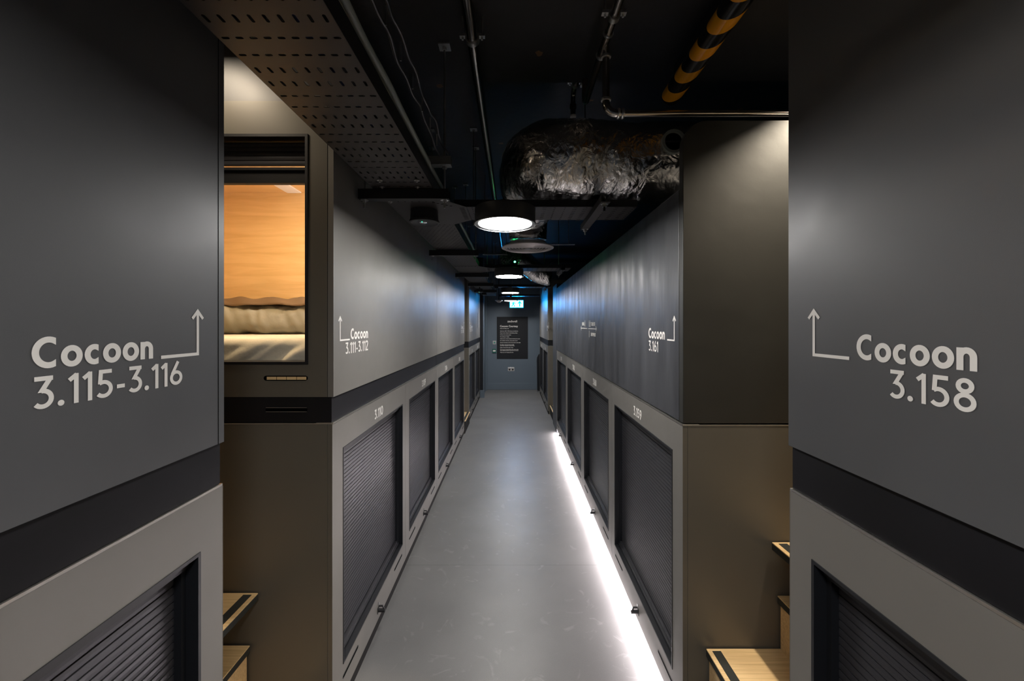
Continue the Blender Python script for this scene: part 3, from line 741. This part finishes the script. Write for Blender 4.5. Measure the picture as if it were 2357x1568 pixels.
# trapeze hangers
def ceil_z(y): return 2.67 if y < 1.93 else 2.85
def rodmesh(r, x, y, z0, plate=True, z1=None):
    z1 = z1 or ceil_z(y)
    MB().cyl((x, y, 0), .0042, z0, z1-.003, n=10).build('threaded_rod', 'rod', r)
    if plate:
        MB().box(x-.024, x+.024, y-.024, y+.024, z1-.006, z1).lathe((x, y, z1), [(0, -.018), (.009, -.018), (.009, -.006), (0, -.006)], n=6).build('ceiling_plate', 'galv', r)
def hanger(y, xa, xb, label, upper=False):
    r = root('trapeze_hanger', ((xa+xb)/2, y, 2.02), label, 'hanger', 'trapeze hangers under the cable tray')
    zt = TZ-.0025
    MB().box(xa, xb, y-.0205, y+.0205, zt-.041, zt-.038).box(xa, xb, y-.0205, y-.018, zt-.038, zt).box(xa, xb, y+.018, y+.0205, zt-.038, zt).build('strut', 'strut', r)
    for x in (xa+.020, xb-.020):
        if x < -.60 and y > 2: pass
        rodmesh(r, x, y, zt-.075)
        MB().lathe((x, y, zt-.041), [(0, -.010), (.008, -.010), (.008, -.002), (.018, -.002), (.018, 0), (0, 0)], n=6).build('nut', 'galv', r)
    if upper:
        MB().box(-.40, xb+.008, y-.0205, y+.0205, 2.165, 2.168).box(-.40, xb+.008, y-.0205, y-.018, 2.168, 2.20).box(-.40, xb+.008, y+.018, y+.0205, 2.168, 2.20).build('upper_strut', 'galv', r)
        MB().lathe((xb-.02, y, 2.165), [(0, -.012), (.010, -.012), (.010, -.002), (.02, -.002), (.02, 0), (0, 0)], n=6).build('nut', 'galv', r)
hanger(1.676, -.643, -.266, 'nearest black trapeze strut hanging under the cable tray', True)
hanger(3.05, -.635, -.262, 'second black trapeze strut under the cable tray')
hanger(4.44, -.635, -.262, 'third black trapeze strut under the cable tray')
hanger(5.50, -.615, -.262, 'fourth black trapeze strut under the cable tray')
hanger(6.60, -.635, -.262, 'fifth black trapeze strut under the cable tray')
def side_hanger(x, ya, yb, label):
    r = root('tray_hanger', (x, (ya+yb)/2, 2.02), label, 'hanger', 'hangers at the ends of the cross trays')
    zt = TZ-.0018
    MB().box(x-.0205, x+.0205, ya, yb, zt-.030, zt-.027).box(x-.0205, x-.018, ya, yb, zt-.027, zt).box(x+.018, x+.0205, ya, yb, zt-.027, zt).build('strut', 'tray', r)
    for y in (ya+.03, yb-.03):
        if y > ya+.1: rodmesh(r, x, y, zt-.062)
        else: MB().cyl((x, y, 0), .0055, zt-.062, zt+.004, n=10).build('bolt', 'strut', r)
        MB().lathe((x, y, zt-.030), [(0, -.014), (.010, -.014), (.010, -.002), (.017, -.002), (.017, 0), (0, 0)], n=6).build('nut', 'galv', r)
side_hanger(.408, 1.74, 2.27, 'strut with rods carrying the nearest cross tray by the foil duct')
side_hanger(.50, 3.93, 4.34, 'strut with rods carrying the second cross tray')
side_hanger(.50, 5.94, 6.34, 'strut with rods carrying the third cross tray')

# lone hanger rods beyond the beam
for (px, py, zb, lb) in ((993, 299, 2.118, 'thin rod with ceiling plate left of the nearest strut rod'), (1090, 297, 2.18, 'thin rod with ceiling plate left of the long steel pipe'),
                         (1047, 431, 2.118, 'short thin rod behind the nearest trapeze strut'), (1072, 425, 2.2, 'thin rod left of the nearest lamp')):
    y = 1.35*916.6/(746-py); x = (px-1179.7)*y/916.6
    r = root('hanger_rod', (x, y, zb), lb, 'rod', 'thin ceiling rods'); rodmesh(r, x, y, zb)

# cables lying in and beside the tray
def wavy(x, z, y0, y1, amp, seed, n=90, per=1.0):
    return [(x+amp*.5*noise.noise(Vector((seed, i*.23, 0))), y0+(y1-y0)*i/n, z+amp*noise.noise(Vector((i*.21, seed, 5)))) for i in range(n+1)]
tag(MB().tube(wavy(-.350, 2.170, -.45, 3.9, .006, 1), .011, 10).build('cable', 'trunk'), 'thick grey-green cable at the right edge of the long tray', 'cable')
tag(MB().tube(wavy(-.375, 2.10, -.45, 7.9, .010, 2), .011, 10).build('cable', 'cable'), 'black cable lying in the long tray near its right flange', 'cable')
tag(MB().tube(wavy(-.42, 2.095, -.45, 7.9, .008, 3), .009, 10).build('cable', 'bcable'), 'blue cable lying in the long tray', 'cable')
tag(MB().tube(wavy(-.48, 2.10, -.45, 7.9, .010, 4), .012, 10).build('cable', 'cable'), 'black cable lying along the middle of the long tray', 'cable')
tag(MB().tube(wavy(-.535, 2.10, -.45, 7.9, .010, 6), .010, 10).build('cable', 'trunk'), 'thin grey-green cable lying at the left of the long tray', 'cable')
ws = MB().tube(wavy(-.305, 2.205, -.45, 1.72, .020, 8), .0045, 8); tag(ws.build('hanging_wire', 'cable'), 'lower thin black wire strung beside the long tray', 'wire')
ws = MB().tube(wavy(-.285, 2.235, -.45, 1.72, .024, 9), .0045, 8); tag(ws.build('hanging_wire', 'cable'), 'upper thin black wire strung beside the long tray', 'wire')
# cable ties between the two wires
for k in range(9):
    y = .55+k*.125
    tag(MB().box(-.297, -.293, y, y+.003, 2.195, 2.24).build('cable_tie', 'galv'), 'small pale tie holding the two thin wires beside the long tray', 'cable tie', 'pale ties on the thin wires')

# ---------------------------------------------------------------- pipes
def bend(p0, c, p1, r, n=10):
    """quarter fillet at corner c"""
    p0, c, p1 = Vector(p0), Vector(c), Vector(p1); a = (p0-c).normalized(); b = (p1-c).normalized(); out = []
    ctr = c+(a+b)*r
    for i in range(n+1):
        t = PI/2*i/n; out.append(ctr-b*r*math.cos(t)-a*r*math.sin(t))
    return out
def clamp(r, x, y, z, rad, top):
    MB().lathe((x, y, z), [(rad, -.010), (rad+.005, -.010), (rad+.005, .010), (rad, .010)], 'Y', 28, closed=True).build('clamp_ring', 'galv', r)
    MB().box(x-rad-.026, x-rad-.002, y-.009, y+.009, z+.006, z+.016).box(x+rad+.002, x+rad+.026, y-.009, y+.009, z+.006, z+.016).cyl((x-rad-.015, y, z), .004, -.004, top-z, n=8).cyl((x+rad+.015, y, z), .004, -.004, top-z, n=8).build('clamp_bracket', 'galv', r)
r = root('steel_pipe', (-.1522, 3.3, 2.58), 'long polished steel pipe running down the corridor under the ceiling', 'pipe')
MB().tube([(-.1522, -.8, 2.58), (-.1522, 7.1, 2.58)], .0215, 24).build('pipe_run', 'pipe', r)
clamp(r, -.1522, 1.508, 2.58, .0215, 2.665)
r = root('branching_steel_pipe', (.350, 1.0, 2.3), 'steel pipe that branches down and turns right over the black plaster wall', 'pipe')
ZP = 2.552
MB().tube([(.3465, -.8, ZP), (.3465, 1.86, ZP)]+[tuple(p) for p in bend((.3465, 1.8, ZP), (.3465, 1.90, ZP), (.3465, 1.90, 2.7), .03)][0:0], .0150, 20).build('pipe_run', 'pipe', r)
MB().tube([(.3465, 1.86, ZP)]+[tuple(p) for p in bend((.3465, 1.0, ZP), (.3465, 1.90, ZP), (.3465, 1.90, 2.7), .03)]+[(.3465, 1.90, 2.665)], .0152, 20).build('elbow', 'pipe', r)
yD = 1.513
MB().tube([(.3550, yD, ZP-.004), (.3550, yD, 2.345)], .0135, 20).build('drop_pipe', 'pipe', r)
MB().tube([tuple(p) for p in bend((.355, yD, 2.5), (.355, yD, 2.300), (.9, yD, 2.300), .042, 14)], .0145, 20).build('elbow', 'pipe', r)
MB().tube([(.396, yD, 2.300), (2.04, yD, 2.300)], .0120, 20).build('branch_pipe', 'pipe', r)
for p, ax in (((.355, yD, 2.515), 'Z'), ((.355, yD, 2.352), 'Z'), ((.402, yD, 2.300), 'X'), ((.418, yD, 2.300), 'X'), ((.3465, 1.44, ZP), 'Y'), ((.3465, 1.56, ZP), 'Y')):
    MB().lathe(p, [(.012, -.004), (.0185, -.004), (.0195, 0), (.0185, .004), (.012, .004)], ax, 20, closed=True).build('joint_ring', 'galv', r)
clamp(r, .3465, 1.36, ZP, .0155, 2.665)
r = root('sprinkler', (.315, 2.05, 2.58), 'small sprinkler drop with a pale round head above the foil duct', 'sprinkler')
MB().tube([(.315, 1.932, 2.70), (.315, 2.02, 2.70)]+[tuple(p) for p in bend((.315, 1.0, 2.70), (.315, 2.07, 2.70), (.315, 2.07, 2.4), .03)]+[(.315, 2.07, 2.615)], .0125, 16).build('pipe_run', 'pipe', r)
MB().lathe((.315, 2.07, 2.585), [(0, 0), (.012, 0), (.014, .03), (.017, .032), (.017, .055), (0, .055)], n=20).build('body', 'black', r)
MB().cyl((.315, 2.07, 2.580), .016, -.004, .004, n=20).build('head', 'white', r, label='pale round head')
clamp(r, .315, 1.995, 2.70, .0125, 2.845)
# striped edge protector on the beam
hz = MB().tube([(.690, -.7, 2.492), (.690, 1.735, 2.492)], .040, 28).build('hazard_pipe', 'haz'); tag(hz, 'yellow and black striped protective tube along the ceiling beam', 'pipe')

# ---------------------------------------------------------------- foil ducts
def bez(P, n):
    """Catmull-Rom through points"""
    Q = [Vector(p) for p in P]; Q = [Q[0]*2-Q[1]]+Q+[Q[-1]*2-Q[-2]]; out = []
    for i in range(1, len(Q)-2):
        for k in range(n):
            t = k/n; a, b, c, d = Q[i-1], Q[i], Q[i+1], Q[i+2]
            out.append(.5*((2*b)+(c-a)*t+(2*a-5*b+4*c-d)*t*t+(3*b-a-3*c+d)*t**3))
    out.append(Q[-2]); return out
def crinkle(p, t, a):
    q = noise.noise(p*6)*.012+abs(noise.noise(p*14))*.007+abs(noise.noise(Vector((p.x*42, p.y*16, p.z*16))))*.004
    return q
r = root('foil_duct', (.5, 2.0, 2.12), 'big crumpled silver foil duct bending over the corridor', 'duct')
path = bez([(1.75, 1.99, 2.33), (1.35, 1.99, 2.32), (1.0, 1.99, 2.305), (.72, 1.985, 2.300), (.45, 1.985, 2.300), (.27, 1.985, 2.305), (.165, 2.03, 2.308), (.128, 2.14, 2.308), (.120, 2.40, 2.30), (.115, 2.62, 2.28)], 22)
MB().tube(path, .182, 120, rfun=lambda t: .188+.014*math.exp(-((t-.62)/.14)**2) if t < .8 else .190-.30*(t-.8)*.6, disp=crinkle).build('foil_wrap', 'foil', r)
p2 = bez([(.115, 2.55, 2.285), (.112, 2.72, 2.27), (.110, 2.83, 2.22), (.110, 2.875, 2.15), (.110, 2.88, 2.108)], 14)
MB().tube(p2, .13, 64, rfun=lambda t: .14-.01*t, disp=crinkle).build('flexible_tail', 'foil', r)
# inspection port
c = Vector((.722, 1.79, 2.318))
MB().lathe(c, [(.041, -.012), (.053, -.012), (.053, .06), (.041, .06)], 'Y', 36, closed=True).build('port_ring', 'trunk', r)
MB().cyl(c, .042, .0, .004, 'Y', 36).build('port_cover', 'void', r)
MB().box(c.x-.040, c.x+.040, c.y-.008, c.y-.001, c.z-.004, c.z+.004).build('port_handle', 'strut', r)
# ceiling vent
r = root('round_air_diffuser', (.110, 2.88, 2.04), 'round grey swirl air diffuser between the first and second lamps', 'air diffuser')
x, y, z = .110, 2.88, 2.046
MB().lathe((x, y, z), [(.162, .002), (.172, -.004), (.187, .002), (.187, .008), (.165, .018), (.128, .035), (.128, .045), (.10, .045), (.10, .012), (.162, .012)], n=64, closed=True).build('flange', 'vent', r)
m = MB()
for k, rr in enumerate((.150, .128, .106, .084, .062, .040)):
    m.lathe((x, y, z), [(rr, .000-.0005*k), (rr+.019, .008), (rr+.019, .010), (rr-.002, .003)], n=64, closed=True)
m.cyl((x, y, z), .022, -.004, .004, n=32); m.box(x-.15, x+.15, y-.004, y+.004, z+.006, z+.011)
m.build('ring_blades', 'vent', r)
MB().cyl((x, y, z), .158, .0115, .0125, n=48).build('dark_backing', 'black', r)
# second flexible duct further on
r = root('foil_duct', (.35, 4.8, 1.95), 'smaller sagging foil duct beside the right wall behind the second lamp', 'duct')
p3 = bez([(-.02, 4.45, 2.27), (.06, 4.62, 2.27), (.16, 4.80, 2.22), (.29, 4.93, 2.15), (.42, 4.97, 2.105), (.49, 4.97, 2.10)], 16)
MB().tube(p3, .11, 64, rfun=lambda t: (.135-.02*t)*(1 if t < .85 else math.sqrt(max(.05, 1-((t-.85)/.152)**2))), disp=lambda p, t, a: crinkle(p, t, a)*.8).build('foil_wrap', 'foil', r)
MB().cyl((.10, 4.70, 0), .004, 2.38, 2.85, n=8).build('hanging_rod', 'rod', r)
MB().cyl((.40, 4.96, 0), .004, 2.22, 2.85, n=8).build('hanging_rod', 'rod', r)
# green indicator
r = root('green_indicator', (.02, 4.23, 2.0672), 'bright green indicator light on the foil duct behind the second cross tray', 'indicator light')
MB().box(-.015, .055, 4.21, 4.245, 2.0672, 2.148).build('housing', 'black', r); MB().lathe((.025, 4.225, 2.159), [(0, -.010), (.008, -.006), (.011, 0), (.008, .008), (0, .011)], n=16).build('lens', 'green', r)

# ---------------------------------------------------------------- sensors, speaker, exit sign, thin rails
def puck(x, y, z, rad, h, label, led=True):
    r = root('ceiling_sensor', (x, y, z), label, 'sensor', 'round ceiling sensors')
    MB().lathe((x, y, z), [(0, 0), (rad*.88, 0), (rad*.90, -.001), (rad, .001), (rad, .010), (rad*.94, .012), (rad*.90, h), (0, h)], n=44).build('housing', 'lampb', r)
    MB().lathe((x-.004, y-.008, z), [(0, -.005), (rad*.2, -.003), (rad*.26, 0)], n=24).build('lens', 'chrome', r)
    if led: MB().lathe((x-.006, y-.026, z), [(0, -.0025), (.0022, -.001), (.0025, 0), (0, 0)], n=12).build('led', 'greens', r, label='green light')
    if z+h < 2.06: MB().cyl((x, y, 0), .008, z+h, 2.063, n=10).build('stem', 'strut', r)
puck(-.437, 1.975, 2.000, .0735, .063, 'black round sensor with a green dot under the cable tray')
puck(-.50, 6.05, 1.985, .055, .05, 'far round sensor under the tray by the third lamp')
puck(-.50, 7.0, 2.01, .05, .04, 'small far sensor under the tray past the third lamp', False)
r = root('dome_sensor', (-.265, 7.7, 1.95), 'pale far dome sensor left of the farthest lamp', 'sensor')
MB().lathe((-.265, 7.7, 1.94), [(0, -.03), (.03, -.022), (.05, .0), (.07, .004), (.07, .02), (0, .02)], n=28).build('dome', 'vent', r)
MB().cyl((-.265, 7.7, 0), .008, 1.96, 2.85, n=8).build('stem', 'strut', r)
r = root('exit_sign', (.084, 8.30, 1.84), 'glowing blue-white exit sign hanging at the far end', 'exit sign')
xa, xb, za, zb = -.056, .224, 1.842, 1.995
MB().box(xa-.006, xb+.006, 8.302, 8.33, za-.006, zb+.006).build('housing', 'black', r)
MB().box(xa, xb, 8.297, 8.302, za, zb).build('lit_panel', 'signb', r)
MB().box(xa-.004, xb+.004, 8.2965, 8.3018, za-.004, za+.006).box(xa-.004, xb+.004, 8.2965, 8.3018, zb-.004, zb+.003).box(xa-.004, xa+.005, 8.2965, 8.3018, za, zb).box(xb-.005, xb+.004, 8.2965, 8.3018, za, zb).build('cyan_border', 'signw', r)
m = MB(); fx = xa+.075; P = lambda u, v, d: (u, 8.2965-d, v)
# running figure and arrow
ribbon(m, arc(fx+.012, za+.122, .006, .006, 0, 360, 10), .013, P, .0008)
ribbon(m, [(fx+.006, za+.108), (fx-.008, za+.066)], .026, P, .0008)
ribbon(m, [(fx-.008, za+.068), (fx+.020, za+.050), (fx+.016, za+.016)], .014, P, .0008)
ribbon(m, [(fx-.010, za+.066), (fx-.020, za+.036), (fx-.048, za+.030)], .014, P, .0008)
ribbon(m, [(fx+.006, za+.104), (fx+.034, za+.086), (fx+.044, za+.100)], .010, P, .0008)
ribbon(m, [(fx, za+.104), (fx-.026, za+.100), (fx-.032, za+.076)], .010, P, .0008)
ax = xa+.205
ribbon(m, [(ax, za+.022), (ax, za+.120)], .022, P, .0008); ribbon(m, [(ax-.036, za+.082), (ax, za+.126), (ax+.036, za+.082)], .018, P, .0008)
m.build('figure_and_arrow', 'signw', r)
MB().cyl((xa+.05, 8.316, 0), .004, zb, 2.85, n=8).build('hanging_rod', 'rod', r); MB().cyl((xb-.05, 8.316, 0), .004, zb, 2.85, n=8).build('hanging_rod', 'rod', r)
for xa, xb, y, z, lb in ((.19, .50, 3.20, 2.135, 'thin pale rail right of the round air diffuser'), (-.27, -.045, 3.605, 2.125, 'thin pale rail left of the round air diffuser')):
    r = root('thin_rail', ((xa+xb)/2, y, z), lb, 'rail')
    MB().box(xa, xb, y-.005, y+.005, z, z+.007).build('rail', 'galv', r)
    for x in (xa+.02, xb-.05 if xa > 0 else xb-.012): MB().cyl((x, y, 0), .003, z+.006, 2.85, n=8).build('hanging_rod', 'rod', r)

# ---------------------------------------------------------------- end wall: poster, plates, socket, bin
r = root('rules_poster', (0, Y1-.006, .70), 'black rules poster with white writing on the blue end wall', 'poster')
px0, px1, pz0, pz1 = -.359, .352, .700, 1.664
yb = Y1-.004
MB().box(px0, px1, yb, Y1-.0002, pz0, pz1).build('board', 'poster', r)
yt = yb-.0008
def pt(s, size, x, z, bold=0, wid=None): return font_text(s, size, (x, yt, z), RE, 'white', 'lettering', r, bold, wid=wid)
pt('zedwell', .062, -.115, 1.540, .002, .225)
pt('Cocoon Courtesy', .060, -.287, 1.430, .0015, .41)
pt('Switch off. Sleep well.', .024, -.284, 1.388, .0005, .20)
lines = [('Quiet hours 22:00 - 07:00, always use headphones', .41, 1.332), ('Keep it calm, whisper in the hallway, always', .395, 1.288), ('No food in the cocoons, please', .25, 1.244),
         ('No smoking, no vaping', .205, 1.200), ('Check-out is at 11am, lockers are inside your cocoon', .455, 1.156), ('Put rubbish in the bins, wake others never', .40, 1.112),
         ('Showers and toilets are down the corridor on the right', .465, 1.068), ('For safety, close the shutter at night', .32, 1.022), ('and keep valuables locked away', .33, .998),
         ('Lights in the hall dim after 10pm', .30, .954), ('Your cocoon is cleaned daily, please leave it tidy', .42, .910), ('Only registered guests may enter the cocoons', .415, .888), ('Thank you for keeping the calm', .305, .844)]
for s_, wd, z_ in lines: pt(s_, .021, -.284, z_, .0006, wd)
r = root('door_release_button', (-.40, Y1-.01, 1.03), 'small steel button plate with a green centre left of the poster', 'button')
MB().box(-.452, -.372, Y1-.010, Y1-.0002, 1.033, 1.118).build('plate', 'galv', r, bevel=.002); MB().cyl((-.412, Y1, 1.076), .018, -.018, -.010, 'Y', 20).build('button', 'teal', r)
M['gbox'] = mat('green_box', (.01, .12, .09), .4)
r = root('break_glass_unit', (-.40, Y1-.02, .84), 'small green call point left of the poster, below the button plate', 'call point')
MB().box(-.460, -.372, Y1-.03, Y1-.0002, .842, .935).build('box', 'gbox', r, bevel=.004); MB().box(-.445, -.387, Y1-.032, Y1-.03, .872, .906).build('window', 'white', r)
r = root('double_socket', (.0, Y1-.01, .42), 'steel double power socket on the end wall below the poster', 'power socket')
cx = (1176.5-1179.7)*9.1/916.6
MB().box(cx-.073, cx+.073, Y1-.009, Y1-.0002, .425, .511).build('face_plate', 'galv', r, bevel=.002)
for sx in (-.036, .036): MB().box(cx+sx-.020, cx+sx+.020, Y1-.0105, Y1-.009, .440, .478).build('outlet', 'black', r)
r = root('black_bin', (.672, 8.80, 0), 'black bin with domed top half hidden past the last right pod', 'bin')
MB().lathe((.672, 8.82, 0), [(0, 0.03), (.125, .03), (.135, .66), (0, .66)], n=36).build('body', 'black', r)
MB().lathe((.672, 8.82, 0), [(.137, .66), (.137, .69), (.128, .76), (.10, .82), (.05, .85), (0, .858)], n=36).build('domed_lid', 'black', r)
MB().lathe((.672, 8.82, 0), [(0, 0), (.128, 0), (.128, .03), (0, .03)], n=36).build('base_ring', 'galv', r)
